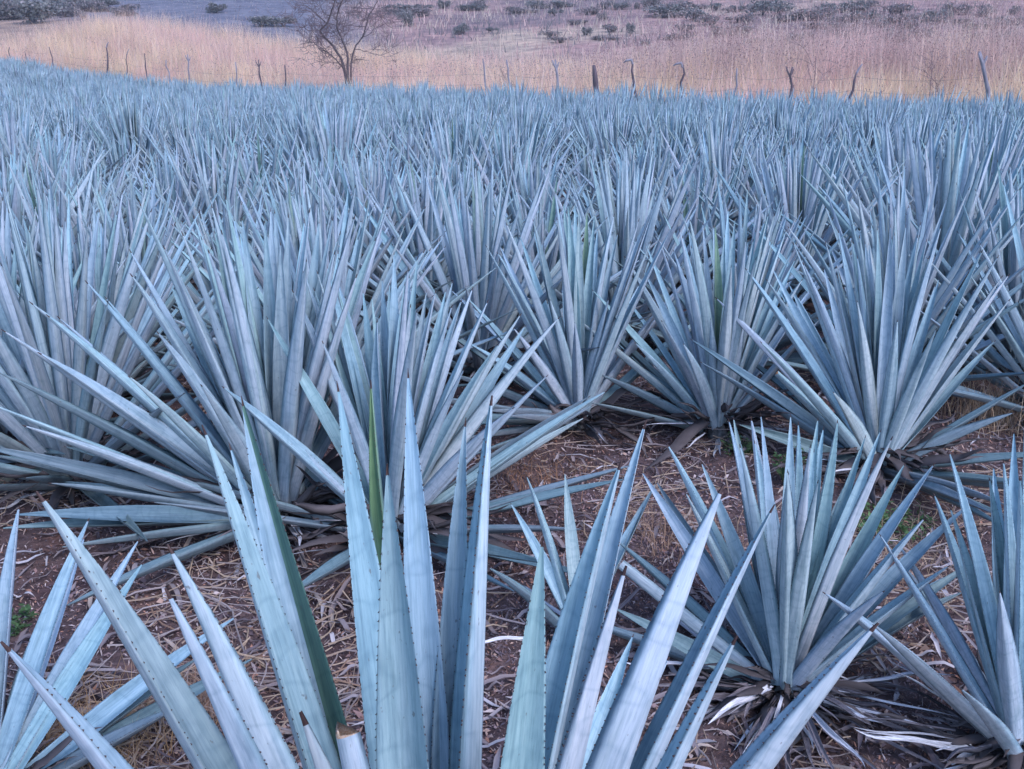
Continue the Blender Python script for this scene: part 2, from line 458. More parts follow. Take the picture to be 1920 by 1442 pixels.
def dry_skirt(root, seed, n, white, L=.36, W=.020):
    r = random.Random(seed + 500)
    for i in range(n):
        a = r.uniform(0, 6.283); e = math.radians(r.uniform(-6, 12)); rad = r.uniform(.05, .14)
        d = (math.cos(a) * math.cos(e), math.sin(a) * math.cos(e), math.sin(e)); rad *= 1.4
        k = 0 if r.random() < white else 1
        m = frame((math.cos(a) * rad, math.sin(a) * rad, r.uniform(.015, .10)), d, L * r.uniform(.25, 1.1), W * r.uniform(.35, 1.15), r.uniform(-.9, .9))
        obj('dry_leaf', DRY[k][r.randrange(4)], root, mat4=m)
M['dead'] = plain('dead_leaf_dark', (.045, .038, .04), (.15, .125, .12), 3, .9)
def skirt_mesh(seed, n=46):
    r = random.Random(seed); V = []; Q = []; T = []; off = 0
    for i in range(n):
        a = r.uniform(0, 6.283); e = math.radians(r.uniform(-14, 38)); rad = r.uniform(.03, .12)
        d = (math.cos(a) * math.cos(e), math.sin(a) * math.cos(e), math.sin(e))
        A = np.array(frame((math.cos(a) * rad, math.sin(a) * rad, r.uniform(.03, .13)), d, r.uniform(.12, .42), r.uniform(.02, .05), r.uniform(-.8, .8)))
        v, q, t, _, _ = leaf_geo(7, False, seed=seed + i, wilt=.8, fold=.6, twist=r.uniform(-.8, .8), curve=r.uniform(-.12, .02), bend=r.uniform(-.06, .06))
        v = v @ A[:3, :3].T + A[:3, 3]; v[:, 2] = np.maximum(v[:, 2], .004)
        V.append(v); Q.append(q + off); T.append(t + off); off += len(v)
    return mk_mesh('dead_leaf_skirt', np.vstack(V), [np.vstack(Q), np.vstack(T)], [M['dead']], smooth=True)
SKIRT = [skirt_mesh(700 + k) for k in range(5)]
def add_skirt(root, k, sc=1.0):
    tag(obj('dead_leaf_skirt', SKIRT[k % 5], root, mat4=Matrix.Rotation(k * 1.3, 4, 'Z') @ Matrix.Diagonal((sc, sc, sc, 1))), kind='stuff')
def plant_root(x, y, label, group=None):
    root = bpy.data.objects.new('agave_plant', None); col.objects.link(root)
    root.empty_display_size = .1
    root.location = (x, y, float(gz(x, y)) - .01)
    tag(root, label, 'agave', group)
    return root
def add_leaf(root, me, m, green=False, name='leaf'):
    o = obj(name, me, root, mat4=m)
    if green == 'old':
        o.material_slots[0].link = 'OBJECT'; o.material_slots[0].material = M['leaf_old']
    elif green == 'pale':
        o.material_slots[0].link = 'OBJECT'; o.material_slots[0].material = M['leaf_pale_green']
    elif green == 'half':
        o.material_slots[0].link = 'OBJECT'; o.material_slots[0].material = M['leaf_half']
    elif green:
        o.material_slots[0].link = 'OBJECT'; o.material_slots[0].material = M['leaf_green']
    return o
CAMP = np.array([0, 0, CAM_H])
def hero(base_px, label, tips, L, W, meshes, zc=.18, core=.09, fill=(), seed=0, dry=(0, 0), cuts=(), greens=(), halves=(), xy=None, group=None, rollj=.4):
    """a plant whose main leaves point where the photograph's do; each tip lies on its sight line at the leaf's own length"""
    p = ground_at(*base_px) if xy is None else np.array([xy[0], xy[1], float(gz(*xy))])
    root = plant_root(p[0], p[1], label, group)
    r = random.Random(seed); o0 = np.array(root.location)
    def solve(px, py, mode, l):
        d = ray(px, py); c = o0 + [0, 0, zc]
        tc = float(np.dot(c - CAMP, d)); q = CAMP + d * tc
        h = math.sqrt(max(l * l - float(np.sum((q - c) ** 2)), 0))
        return CAMP + d * (tc + mode * h) - o0
    obj('core', CORE, root, mat4=Matrix.Diagonal((core * 4, core * 4, .45, 1)))
    for k, tp in enumerate(list(tips) + list(cuts)):
        px, py, mode = tp[:3]; wm = tp[3] if len(tp) > 3 else 1.0; rl = tp[4] if len(tp) > 4 else r.gauss(0, rollj)
        t = solve(px, py, mode, L)
        hz = math.hypot(t[0], t[1]) + 1e-6; el = math.atan2(t[2] - zc, hz)
        rad = core * max(.3 if core > .2 else .1, min(1, 1.15 - el / 1.5))
        b = np.array([t[0] / hz * rad, t[1] / hz * rad, zc + .04 * (el - .6)])
        v = t - b; ln = float(np.linalg.norm(v))
        if k >= len(tips):
            cm = CUT[0] if k % 2 else CUT[1]; f = .62 if k % 2 else .75
            add_leaf(root, cm, frame(b, v, ln / f, W * wm, r.gauss(0, rollj)))
        else:
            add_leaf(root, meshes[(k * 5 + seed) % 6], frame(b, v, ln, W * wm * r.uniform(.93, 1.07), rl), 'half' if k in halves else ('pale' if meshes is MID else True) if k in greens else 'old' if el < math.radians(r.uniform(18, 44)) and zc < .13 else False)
    for (n, e0, e1, a0, a1, lf) in fill:
        for i in range(n):
            a = math.radians(r.uniform(a0, a1)); e = math.radians(r.uniform(e0, e1))
            d = (math.cos(a) * math.cos(e), math.sin(a) * math.cos(e), math.sin(e)); rad = core * max(.15, 1.15 - e / 1.5)
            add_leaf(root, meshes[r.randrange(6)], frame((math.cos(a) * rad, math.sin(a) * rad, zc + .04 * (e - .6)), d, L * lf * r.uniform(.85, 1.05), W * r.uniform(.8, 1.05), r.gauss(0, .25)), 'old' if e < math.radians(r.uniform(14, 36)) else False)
    if dry[0]: dry_skirt(root, seed, dry[0], dry[1])
    if L > .8: add_skirt(root, seed, 1.3 if L > 1 else .8)
    return root

heroes = []
# the plant right before the camera
heroes.append(hero(None, 'large blue agave whose green-edged upright leaves rise in front of all the others', [
    (85, 912, -.15, 1.0), (105, 995, .25, .8), (340, 1010, -.35, 1.05), (295, 1105, -.55, 1.0), (382, 795, .0, 1.05),
    (440, 745, .2, 1.1, -.55), (437, 825, .5, .8), (625, 715, .1, 1.12), (683, 712, .55, .75), (738, 865, -.45, 1.1),
    (768, 690, .3, .9), (868, 783, .15, .95), (918, 742, .0, 1.1), (1018, 990, -.5, 1.1), (1145, 860, -.1, 1.0),
    (1222, 790, .2, 1.0), (1172, 1062, -.45, 1.15), (1378, 915, -.1, 1.1), (1450, 945, .1, .85), (1415, 1208, -.5, 1.0),
    (1622, 1150, -.3, 1.05), (-10, 1205, -.5, 1.0), (560, 1330, -.95, .9), (1000, 1500, -1, 1.0)],
    1.45, .086, HI, xy=(-.11, 1.28), zc=.14, core=.24, seed=3, cuts=[(634, 1398, -.6, .75)], greens=(8,), halves=(5,), rollj=.5,
    fill=[(8, 10, 35, 190, 350, .9), (6, 12, 30, 20, 160, .7)]))
# the young plant to its right
heroes.append(hero((1470, 1312), 'young blue agave with a tuft of silvery dead leaves spread around its base', [
    (1203, 882, .3), (1225, 905, .6), (1255, 830, .2), (1275, 925, -.2), (1315, 865, -.1), (1365, 785, .3), (1376, 780, .5), (1400, 783, .2),
    (1420, 825, -.1), (1482, 775, .0), (1500, 790, .4), (1537, 782, .1), (1546, 800, .5), (1562, 785, .3), (1627, 815, .2), (1657, 805, .0),
    (1695, 865, .2), (1758, 870, .0), (1735, 970, -.3), (1815, 945, .2), (1780, 1060, -.2), (1145, 1140, -.1), (1655, 1100, -.5), (1150, 1010, .2), (1330, 1010, .7),
    (1590, 900, .8), (1440, 880, .8)],
    .90, .060, HI, zc=.05, core=.06, seed=5, dry=(150, .5), cuts=[(1165, 1070, .0)], fill=[(6, 8, 25, 20, 160, .9), (8, 66, 84, 0, 360, .95)]))
heroes.append(hero((1905, 1425), 'young blue agave with low arching side leaf next to the brown dry straw patch', [
    (1640, 1005, -.1), (1690, 1015, .2), (1748, 925, .1), (1782, 950, -.2), (1845, 895, .0), (1887, 880, .2), (1905, 805, .2), (1925, 790, .4),
    (1960, 830, .1), (2000, 860, .2), (2060, 900, .0), (1545, 1105, -.3), (1630, 1180, -.5), (1860, 870, .6), (1870, 1110, -.7), (1800, 1290, -.9), (2120, 960, .2), (1700, 1060, .7)],
    .90, .060, HI, zc=.05, core=.06, seed=8, dry=(40, .45), fill=[(4, 10, 30, -40, 60, .9), (5, 65, 85, 0, 360, .9)]))
heroes.append(hero((-20, 1530), 'young blue agave with slender crossing leaves over the reddish dry litter', [
    (37, 948, .3), (166, 972, .2), (265, 1010, .1), (276, 1055, -.1), (440, 1150, .0), (90, 1130, .7), (-30, 930, .2), (-90, 960, .1), (380, 1230, .1),
    (480, 1240, .3), (-150, 1040, .2), (340, 1330, -.3)],
    .95, .064, HI, zc=.06, core=.07, seed=11, dry=(14, .3), fill=[(6, 20, 60, 90, 250, .9)]))
# a seedling behind the front plant
heroes.append(hero((1085, 1215), 'small spindly agave pup standing alone on the litter behind the front plant', [
    (958, 942, .1), (985, 892, .2), (1060, 885, .1), (1205, 950, .1), (1232, 905, .2), (1120, 1010, .6), (920, 1060, -.1), (1000, 1010, .6)],
    .62, .05, HI, zc=.05, core=.04, seed=13, dry=(10, .4)))
# second row
heroes.append(hero((735, 1012), 'mature agave with a pink-brown cut leaf stub and one long low leaf', [
    (500, 592, -.3), (540, 545, .0), (636, 520, .2), (680, 545, .4), (700, 600, -.3), (718, 520, .2), (740, 470, .4), (756, 528, -.1), (772, 515, .1), (790, 480, .6),
    (835, 540, .2), (852, 525, .5), (867, 560, -.1), (893, 540, .1), (975, 585, .0), (988, 610, .3), (1048, 590, .2), (1030, 705, -.2), (1140, 732, -.1), (1108, 742, .1),
    (1180, 898, .0), (1190, 880, .2), (930, 640, -.4), (600, 640, -.5), (870, 690, -.6), (410, 730, -.2), (960, 760, -.6)],
    1.10, .067, MID, zc=.07, seed=17, dry=(36, .5), cuts=[(500, 800, -.1), (660, 800, .4)], fill=[(10, 8, 30, 0, 180, 1.), (8, 3, 14, 190, 350, .8), (10, 55, 85, 20, 160, .95), (8, 66, 86, 0, 360, .98)]))
heroes.append(hero((530, 985), 'largest mature agave with long leaves fanned low to one side and white-streaked bases', [
    (400, 430, .2), (412, 395, .4), (455, 405, .1), (490, 410, .0), (520, 392, .3), (545, 400, .0), (575, 388, .2), (602, 412, .3), (635, 447, .2), (705, 445, .3), (640, 470, .5),
    (235, 470, .0), (250, 510, -.2), (330, 500, .4), (160, 525, .1), (80, 595, .0), (75, 655, -.1), (100, 600, .3), (60, 560, .5), (0, 620, .1), (375, 720, -.6), (470, 610, -.4),
    (-10, 690, .1), (-40, 760, .0), (-60, 830, .0), (40, 800, -.2), (90, 905, -.1), (-20, 860, .3), (240, 700, -.4), (190, 560, .3), (300, 620, -.3), (20, 965, -.1)],
    1.34, .078, MID, zc=.09, core=.13, seed=19, dry=(80, .5), fill=[(12, 40, 85, 20, 160, .95), (16, 68, 86, 0, 360, .98), (6, 4, 16, 150, 250, .75)]))
heroes.append(hero((1645, 890), 'mature agave with a cut stub and white splashed base beside the green weed', [
    (1340, 557, .0), (1290, 640, .1), (1400, 500, .2), (1480, 455, .1), (1510, 490, -.2), (1545, 452, .1), (1572, 430, .4), (1590, 450, .0), (1615, 440, .5), (1640, 425, .1), (1676, 435, .0),
    (1700, 420, .4), (1722, 440, .2), (1745, 480, -.1), (1765, 520, .4), (1850, 470, .3), (1888, 510, .2), (1870, 640, .1), (1895, 560, .0), (1565, 740, -.7), (1900, 770, .1), (1940, 720, .2),
    (1440, 520, .3), (1310, 680, -.1), (1425, 640, -.4), (1380, 800, -.3), (1990, 850, .0), (1760, 620, -.5), (1610, 560, -.4), (1680, 600, -.5)],
    1.12, .067, MID, zc=.07, seed=23, dry=(34, .65), cuts=[(1455, 705, -.2)], fill=[(10, 20, 80, 20, 160, 1.), (10, 64, 86, 0, 360, .98), (6, 3, 14, 200, 340, .7)]))
heroes.append(hero((1345, 818), 'mature agave with bare litter in front and white dead leaf scraps at its foot', [
    (1110, 542, .0), (1165, 482, .1), (1210, 505, -.1), (1230, 450, .3), (1342, 420, .1), (1380, 408, .0), (1360, 440, .4), (1442, 400, .2), (1420, 430, .0), (1060, 590, .1), (1285, 640, -.5),
    (1450, 455, .2), (1475, 430, .5), (1120, 705, -.1), (1300, 460, .2), (1100, 760, -.2), (1500, 520, .2), (1540, 600, .2), (1240, 600, -.4), (1400, 560, -.3), (1190, 640, -.3), (1330, 600, -.4)],
    1.14, .067, MID, zc=.07, seed=29, dry=(20, .6), greens=(4,), cuts=[(1205, 700, .0)], fill=[(12, 20, 80, 20, 160, 1.), (12, 62, 86, 0, 360, 1.)]))
heroes.append(hero((1085, 800), 'mature agave at the litter edge with one soft green upright central leaf', [
    (935, 470, .0), (970, 482, -.2), (1000, 430, .3), (1045, 392, .1), (1068, 380, .4), (1085, 387, -.1), (1100, 393, .3), (1118, 400, .1), (1160, 435, .1), (1210, 420, .3), (1232, 372, .4),
    (870, 560, .1), (880, 640, -.1), (1140, 560, -.3), (1030, 560, -.4), (830, 700, .1), (1250, 560, .2), (960, 620, -.5), (1080, 600, -.5), (800, 600, .4)],
    1.16, .067, MID, zc=.07, seed=31, dry=(16, .4), greens=(6,), fill=[(14, 15, 80, 20, 160, 1.), (12, 62, 86, 0, 360, 1.), (8, 8, 30, 180, 250, .9)]))

# ------------------------------------------------------------------ rows of agaves up to the fence
RD = np.array([-.85, .53]); RD /= np.linalg.norm(RD); RN = np.array([-RD[1], RD[0]]) * -1
if RN[1] < 0: RN = -RN
hero_xy = [tuple(h.location[:2]) for h in heroes]
spots = []
for k in range(-2, 40):
    nrow = .95 + 1.80 * k
    for j in range(-60, 90):
        t = .35 + .84 * j + .37 * (k % 3)
        p = RD * (t + rng.normal(0, .09)) + RN * (nrow + rng.normal(0, .10))
        x, y = p
        if y < 1.0 or fence_s(x, y) > -1.0: continue
        px, py, dp = project(x, y, float(gz(x, y)) + .9)
        if px < -260 * (3 / max(dp, .3) + .25) or px > 1920 + 260 * (3 / max(dp, .3) + .25): continue
        if min(math.hypot(x - a, y - b) for a, b in hero_xy) < .72: continue
        if nrow < 4.0 and y < 4.2 and -2.6 < x < 2.0: continue           # the bare aisle in front
        if rng.random() < .025 and dp > 6: continue
        spots.append((float(math.hypot(x, y)), x, y, nrow))
for qx, qy in ((900, 705), (1010, 640), (620, 760), (1985, 790), (1900, 690), (1750, 640), (190, 760)):
    q = ground_at(qx, qy); spots = [w for w in spots if math.hypot(w[1] - q[0], w[2] - q[1]) > .55]
    spots.append((float(math.hypot(q[0], q[1])), q[0], q[1], 0.))
spots.sort()
N_PART, N_THING = 56, 300 - len(heroes)
def wob_scale(x, y): return 1.0 + .07 * math.sin(x * .9 + y * 1.7) + rng.normal(0, .08)
G_ROWS = 'agaves planted in rows up to the fence'
LAB_NEAR = 'all-blue mature agave in the crowded rows just behind the front plants'
LAB_FAR = 'blue agave in the distant packed rows below the fence'
# joined rosettes for plants too small to pick their leaves apart
def joined(specs, geos, seed):
    r = np.random.default_rng(seed); V = []; Q = []; T = []; side = []; rn = []; n = 0
    for k, (m, _) in enumerate(specs):
        v, q, t, _, sd = geos[k % len(geos)]
        A = np.array(m); V.append(v @ A[:3, :3].T + A[:3, 3]); Q.append(q + n); T.append(t + n); n += len(v)
        side.append(sd); rn.append(np.full(len(v), r.random()))
    return np.vstack(V), np.vstack(Q), np.vstack(T), np.concatenate(side), np.concatenate(rn)
LOWP = []
for k in range(9):
    V, Q, T, sd, rn = joined(rosette(100 + k, 64, 1.22, .062, emax=88, emin=14, power=1.35), LOW, k)
    LOWP.append(mk_mesh('agave_rosette', V, [Q, T], [M['leaf']], attrs={'side': sd, 'rnd': rn}, smooth=True))
for i, (dist, x, y, nr) in enumerate(spots[:N_THING]):
    sc = wob_scale(x, y)
    if i < N_PART:
        root = plant_root(x, y, LAB_NEAR, 'agaves in the rows behind the front plants')
        root.rotation_euler = (rng.normal(0, .04), rng.normal(0, .04), rng.uniform(0, 6.28)); root.scale = (sc, sc, sc)
        obj('core', CORE, root, mat4=Matrix.Diagonal((.45, .45, .5, 1)))
        gi = int(rng.integers(0, 4)) if rng.random() < .45 else -1
        if gi >= 0: root['label'] = 'mature row agave with one greener leaf among its blue central leaves'
        n = 60 if dist < 9 else 52
        for k, (m, _) in enumerate(rosette(1000 + i, n, 1.22, .065, emax=88, emin=12 if dist < 9 else 18, power=1.3)):
            el = math.degrees(math.asin(max(-1, min(1, m.col[0].xyz.normalized().z))))
            lm = MID[int(rng.integers(0, 6))] if rng.random() > .03 or el > 60 else CUT[k % 2]
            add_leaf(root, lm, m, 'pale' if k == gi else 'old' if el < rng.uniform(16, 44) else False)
        add_skirt(root, i, 1.25)
        if dist < 7.5: dry_skirt(root, i, 6, .5)
    else:
        o = obj('agave_plant', LOWP[int(rng.integers(0, 9))], loc=(x, y, float(gz(x, y)) - .01))
        o.rotation_euler = (rng.normal(0, .04), rng.normal(0, .04), rng.uniform(0, 6.28)); o.scale = (sc, sc, sc)
        tag(o, LAB_FAR, 'agave', G_ROWS)
# the rest of the field, past the countable three hundred
VV, QQ, TT, SS, RR = [], [], [], [], []; nn = 0
FARP = [joined(rosette(300 + k, 44, 1.22, .078, emax=88, emin=22, power=1.4), FAR, k) for k in range(6)]
for i, (dist, x, y, nr) in enumerate(spots[N_THING:]):
    V, Q, T, sd, rn = FARP[int(rng.integers(0, 6))]
    a = rng.uniform(0, 6.28); c, s_ = math.cos(a), math.sin(a); sc = wob_scale(x, y)
    R = np.array([[c, -s_, 0], [s_, c, 0], [0, 0, 1]])
    VV.append(V @ R.T * sc + [x, y, float(gz(x, y)) - .01]); QQ.append(Q + nn); TT.append(T + nn); nn += len(V)
    SS.append(sd); RR.append((rn + rng.random()) % 1.0)
if VV:
    me = mk_mesh('far_agave_field', np.vstack(VV), [np.vstack(QQ), np.vstack(TT)], [M['leaf']], attrs={'side': np.concatenate(SS), 'rnd': np.concatenate(RR)}, smooth=True)
    tag(obj('agave_field', me), 'farthest agaves merging into one blue band along the fence', 'agave field', kind='stuff')
print('SPOTS', len(spots), 'dist at part limit', spots[N_PART][0], 'at thing limit', spots[min(N_THING, len(spots) - 1)][0])

# ------------------------------------------------------------------ litter, straw and weeds on the soil
def blades(P, H, W, lean, colors, nseg=2, bow=.25):
    """curved tapering blades: P (n,3) roots, H heights, W widths, lean (n,2)"""
    n = len(P); a = rng.uniform(0, np.pi, n); wx, wy = np.cos(a) * W / 2, np.sin(a) * W / 2
    V = []; ks = np.linspace(0, 1, nseg + 1)
    for k in ks:
        q = P.copy(); b = k ** (1 + bow * 4)
        q[:, 0] += lean[:, 0] * H * b; q[:, 1] += lean[:, 1] * H * b
        q[:, 2] += H * k * np.sqrt(np.maximum(1 - (lean ** 2).sum(1) * k, .05))
        tap = 1 - .9 * k ** 1.5
        V.append(q + np.stack([wx * tap, wy * tap, np.zeros(n)], -1)); V.append(q - np.stack([wx * tap, wy * tap, np.zeros(n)], -1))
    m = 2 * (nseg + 1); V = np.stack(V, 1).reshape(-1, 3); i = np.arange(n)[:, None] * m
    Q = np.concatenate([i + np.array([[2 * k, 2 * k + 1, 2 * k + 3, 2 * k + 2]]) for k in range(nseg)], 0)
    return V, Q, np.repeat(colors, m, 0)
def pick(pal, n, jit=.12):
    pal = np.array(pal); c = pal[rng.integers(0, len(pal), n)] * rng.uniform(1 - jit, 1 + jit, (n, 1)); return c
def near_pts(n, ymin=.9, ymax=7.5):
    y = ymin + (ymax - ymin) * rng.random(n) ** 1.5
    x = (rng.random(n) * 2 - 1) * (y * .62 + .5); return x, y
# chips of dead leaf
n = 280000
x, y = near_pts(n); m_ = (wob(x, y, 1.1) + rng.normal(0, .5, n)) > -.35; x, y = x[m_], y[m_]; n = len(x)
sz = rng.gamma(2.2, .0016, n) + .0016; a = rng.uniform(0, 6.28, n); tl = rng.normal(0, .5, (n, 2))
c, s_ = np.cos(a), np.sin(a)
z = gz(x, y) + .006 + sz * .25
el_ = rng.uniform(.9, 2.4, n)[:, None]; U = np.stack([c * sz, s_ * sz, tl[:, 0] * sz], -1) * el_; Wv = np.stack([-s_ * sz * .5, c * sz * .5, tl[:, 1] * sz], -1) / el_ ** .5
P = np.stack([x, y, z], -1); bulge = np.stack([np.zeros(n), np.zeros(n), sz * .3], -1)
V = np.stack([P - U, P - Wv * .9 + bulge, P + U * .9, P + Wv + bulge * .6], 1).reshape(-1, 3)
Q = np.arange(n * 4).reshape(-1, 4)
pc = pick([(.24, .15, .135), (.36, .19, .13), (.18, .13, .135), (.40, .27, .21), (.15, .115, .13), (.48, .39, .36), (.25, .18, .18)], n, .25)
tag(obj('leaf_litter', mk_mesh('leaf_litter', V, [Q], [M['litter']], colors=np.repeat(pc, 4, 0))), 'reddish brown crumbled leaf litter scattered over the soil', kind='stuff')
# shreds of dead agave leaf lying about
n = 2600
x, y = near_pts(n); ln = rng.gamma(3, .035, n) + .05; w = rng.uniform(.003, .011, n); a = rng.uniform(0, 6.28, n)
P = np.stack([x, y, gz(x, y) + .012], -1); ca, sa = np.cos(a), np.sin(a); rows = []
for k in np.linspace(-.5, .5, 6):
    cz = .012 * np.sin(k * 7 + a * 3) + .012; bow = .10 * ln * np.cos(k * 3.1) * np.sin(a * 5); tap = (1 - (2 * k) ** 4 * .9) * w
    q = P + np.stack([ca * k * ln - sa * bow, sa * k * ln + ca * bow, cz], -1)
    rows += [q + np.stack([-sa * tap, ca * tap, w * .5], -1), q - np.stack([np.zeros(n), np.zeros(n), w * .15], -1), q - np.stack([-sa * tap, ca * tap, -w * .5], -1)]
V = np.stack(rows, 1).reshape(-1, 3); i = np.arange(n)[:, None] * 18
Q = np.concatenate([i + np.array([[3 * k + e, 3 * k + 1 + e, 3 * k + 4 + e, 3 * k + 3 + e]]) for k in range(5) for e in (0, 1)], 0)
pc = pick([(.20, .165, .165), (.30, .25, .24), (.14, .11, .115), (.42, .38, .38), (.34, .27, .22), (.24, .19, .18)], n, .2)
tag(obj('leaf_shreds', mk_mesh('leaf_shreds', V, [Q], [M['litter']], colors=np.repeat(pc, 18, 0), smooth=True)), 'grey and tan shreds of dead agave leaf lying on the soil', kind='stuff')
# straw lying about
n = 15000
x, y = near_pts(n); m_ = (wob(x * 1.0 + 3, y, .9) + .5 * wob(x, y, 2.7) + rng.normal(0, .2, n)) > .30; x, y = x[m_], y[m_]; n = len(x)
A = []
ln = rng.gamma(4, .035, n) + .04; a = rng.uniform(0, 6.28, n); w = rng.uniform(.0012, .0032, n)
P0 = np.stack([x, y, gz(x, y) + .012 + rng.gamma(1.5, .008, n)], -1)
D = np.stack([np.cos(a), np.sin(a), rng.normal(0, .12, n)], -1) * ln[:, None]
cv = np.stack([-np.sin(a), np.cos(a), rng.uniform(0, .5, n)], -1) * (ln * rng.normal(0, .14, n))[:, None]
Nn = np.stack([-np.sin(a), np.cos(a), np.zeros(n)], -1) * w[:, None]; Up = np.array([0, 0, 1.]) * w[:, None]
rows = []
for k, f in ((-.5, 0), (-.17, .9), (.17, .9), (.5, 0)):
    q = P0 + D * k + cv * f; rows += [q + Nn, q + Up * 1.6, q - Nn]
V = np.stack(rows, 1).reshape(-1, 3); i = np.arange(n)[:, None] * 12
Q = np.concatenate([i + np.array([[3 * k, 3 * k + 1, 3 * k + 4, 3 * k + 3]]) for k in range(3)] + [i + np.array([[3 * k + 1, 3 * k + 2, 3 * k + 5, 3 * k + 4]]) for k in range(3)], 0)
pc = pick([(.46, .34, .25), (.56, .42, .29), (.36, .29, .26), (.48, .41, .38), (.34, .22, .15)], n, .2)
tag(obj('straw', mk_mesh('straw', V, [Q], [M['straw']], colors=np.repeat(pc, 12, 0))), 'loose straw stems strewn over the soil between the plants', kind='stuff')

def tuft(name, px, py, n, H, spread, pal, label, cat, flat=.6, W=.004):
    p = ground_at(px, py); P = np.stack([rng.normal(0, spread, n), rng.normal(0, spread, n), np.zeros(n)], -1)
    P[:, 2] = gz(p[0] + P[:, 0], p[1] + P[:, 1]) - p[2]
    le = rng.normal(0, flat, (n, 2)); q = np.linalg.norm(le, axis=1); le *= (np.minimum(q, .93) / q)[:, None]
    V, Q, C = blades(P, H * rng.uniform(.4, 1.1, n), np.full(n, W), le, pick(pal, n, .2), 4, .2)
    tag(obj(name, mk_mesh(name, V, [Q], [M['straw']], colors=C), loc=p), label, cat if name != 'straw_mat' else None, kind='stuff' if name == 'straw_mat' else None)
straw_pal = [(.55, .38, .24), (.62, .46, .30), (.46, .30, .20), (.58, .45, .36)]
tuft('dry_grass_tuft', 1858, 790, 420, .34, .13, straw_pal, 'dry tan grass tuft between the mature agave and the field edge', 'grass tuft', .55)
tuft('dry_grass_tuft', 205, 1400, 520, .22, .12, [(.50, .31, .15), (.42, .25, .12), (.55, .38, .22), (.60, .44, .32)], 'golden brown matted straw clump under the slender crossing leaves', 'grass tuft', .8, .003)
tuft('dry_grass_tuft', 395, 1330, 420, .20, .065, [(.52, .36, .26), (.46, .28, .18), (.60, .46, .38)], 'pinkish straw clump lying beside the front plant stems', 'grass tuft', .8, .003)
tuft('straw_mat', 1690, 1050, 380, .20, .22, straw_pal, 'thin straw bent across the litter behind the young agave', 'grass tuft', .9, .0028)
tuft('straw_mat', 1245, 1010, 340, .16, .16, [(.52, .34, .22), (.44, .28, .18)], 'rusty straw mat on the bare ground beyond the pup', 'grass tuft', .9, .0028)
tuft('straw_mat', 1010, 905, 260, .14, .16, [(.50, .27, .15), (.42, .24, .14)], 'orange-brown straw mat below the long low leaf', 'grass tuft', .9, .003)
def weed(px, py, n, H, spread, label, dark=1.0, name='weed'):
    p = ground_at(px, py); A = Acc()
    for k in range(n):
        a = rng.uniform(0, 6.28); r0 = rng.uniform(0, spread); h = H * rng.uniform(.5, 1.1); le = rng.normal(0, .35, 2)
        b = np.array([math.cos(a) * r0, math.sin(a) * r0, -.01]); t = b + [le[0] * h, le[1] * h, h]
        pts = [b, (b + t) / 2 + rng.normal(0, .012, 3), t]
        V, Q, T = tube(pts, [.0022, .0018, .001], 3); A.add(V, Q, T, (.09 * dark, .11 * dark, .05))
        for q in range(9):
            f = rng.uniform(.2, 1); c0 = b + (t - b) * f; d = rng.normal(0, 1, 3); d[2] = abs(d[2]) * .4; d /= np.linalg.norm(d)
            s0 = np.cross(d, [0, 0, 1.]); s0 /= np.linalg.norm(s0) + 1e-6; l = rng.uniform(.015, .035)
            A.add(np.array([c0, c0 + d * l * .5 + s0 * l * .3, c0 + d * l, c0 + d * l * .5 - s0 * l * .3]), np.array([[0, 1, 2, 3]]), None,
                  np.array([.075, .13, .05]) * dark * rng.uniform(.7, 1.4))
    tag(obj(name, A.mesh(name, [M['weed']]), loc=p), label, 'weed' if name == 'weed' else None, kind=None if name == 'weed' else 'stuff')
weed(1745, 720, 40, .32, .08, 'leafy dark green weed growing between the splayed leaves of a mature agave', .8)
weed(1480, 905, 26, .16, .06, 'small green weed sprouting behind the tips of the young agave')
weed(1655, 985, 70, .08, .22, 'low bright green weed patch on the litter behind the young agave', 1.3, 'ground_weeds')
weed(1380, 850, 20, .10, .07, 'tiny weed at the foot of the mature agave beside white leaf scraps', .9)
weed(40, 1180, 14, .07, .12, 'sparse low weed on the reddish litter under the slender agave', 1.0, 'ground_weeds')
# a tan stone at the field's left edge
p = ground_at(8, 902); A = Acc(); th = np.linspace(0, 2 * np.pi, 15)[:-1]
rows = []
for k, (zz, rr) in enumerate(((-.02, .9), (.02, 1.05), (.06, .9), (.085, .5), (.09, .05))):
    rows.append(np.stack([np.cos(th) * .085 * rr * (1 + .12 * np.sin(3 * th + k)), np.sin(th) * .06 * rr * (1 + .1 * np.cos(2 * th)), np.full(14, zz) + .008 * np.sin(4 * th)], -1))
V = np.vstack(rows); i, j = np.meshgrid(np.arange(4), np.arange(14), indexing='ij')
A.add(V, np.stack([i * 14 + j, i * 14 + (j + 1) % 14, (i + 1) * 14 + (j + 1) % 14, (i + 1) * 14 + j], -1).reshape(-1, 4), np.array([[56, 56 + a, 57 + a] for a in range(1, 13)]))
tag(obj('stone', A.mesh('stone', [M['stone']], True), loc=p), 'small rounded tan stone on the litter by the low fanned leaves', 'stone')

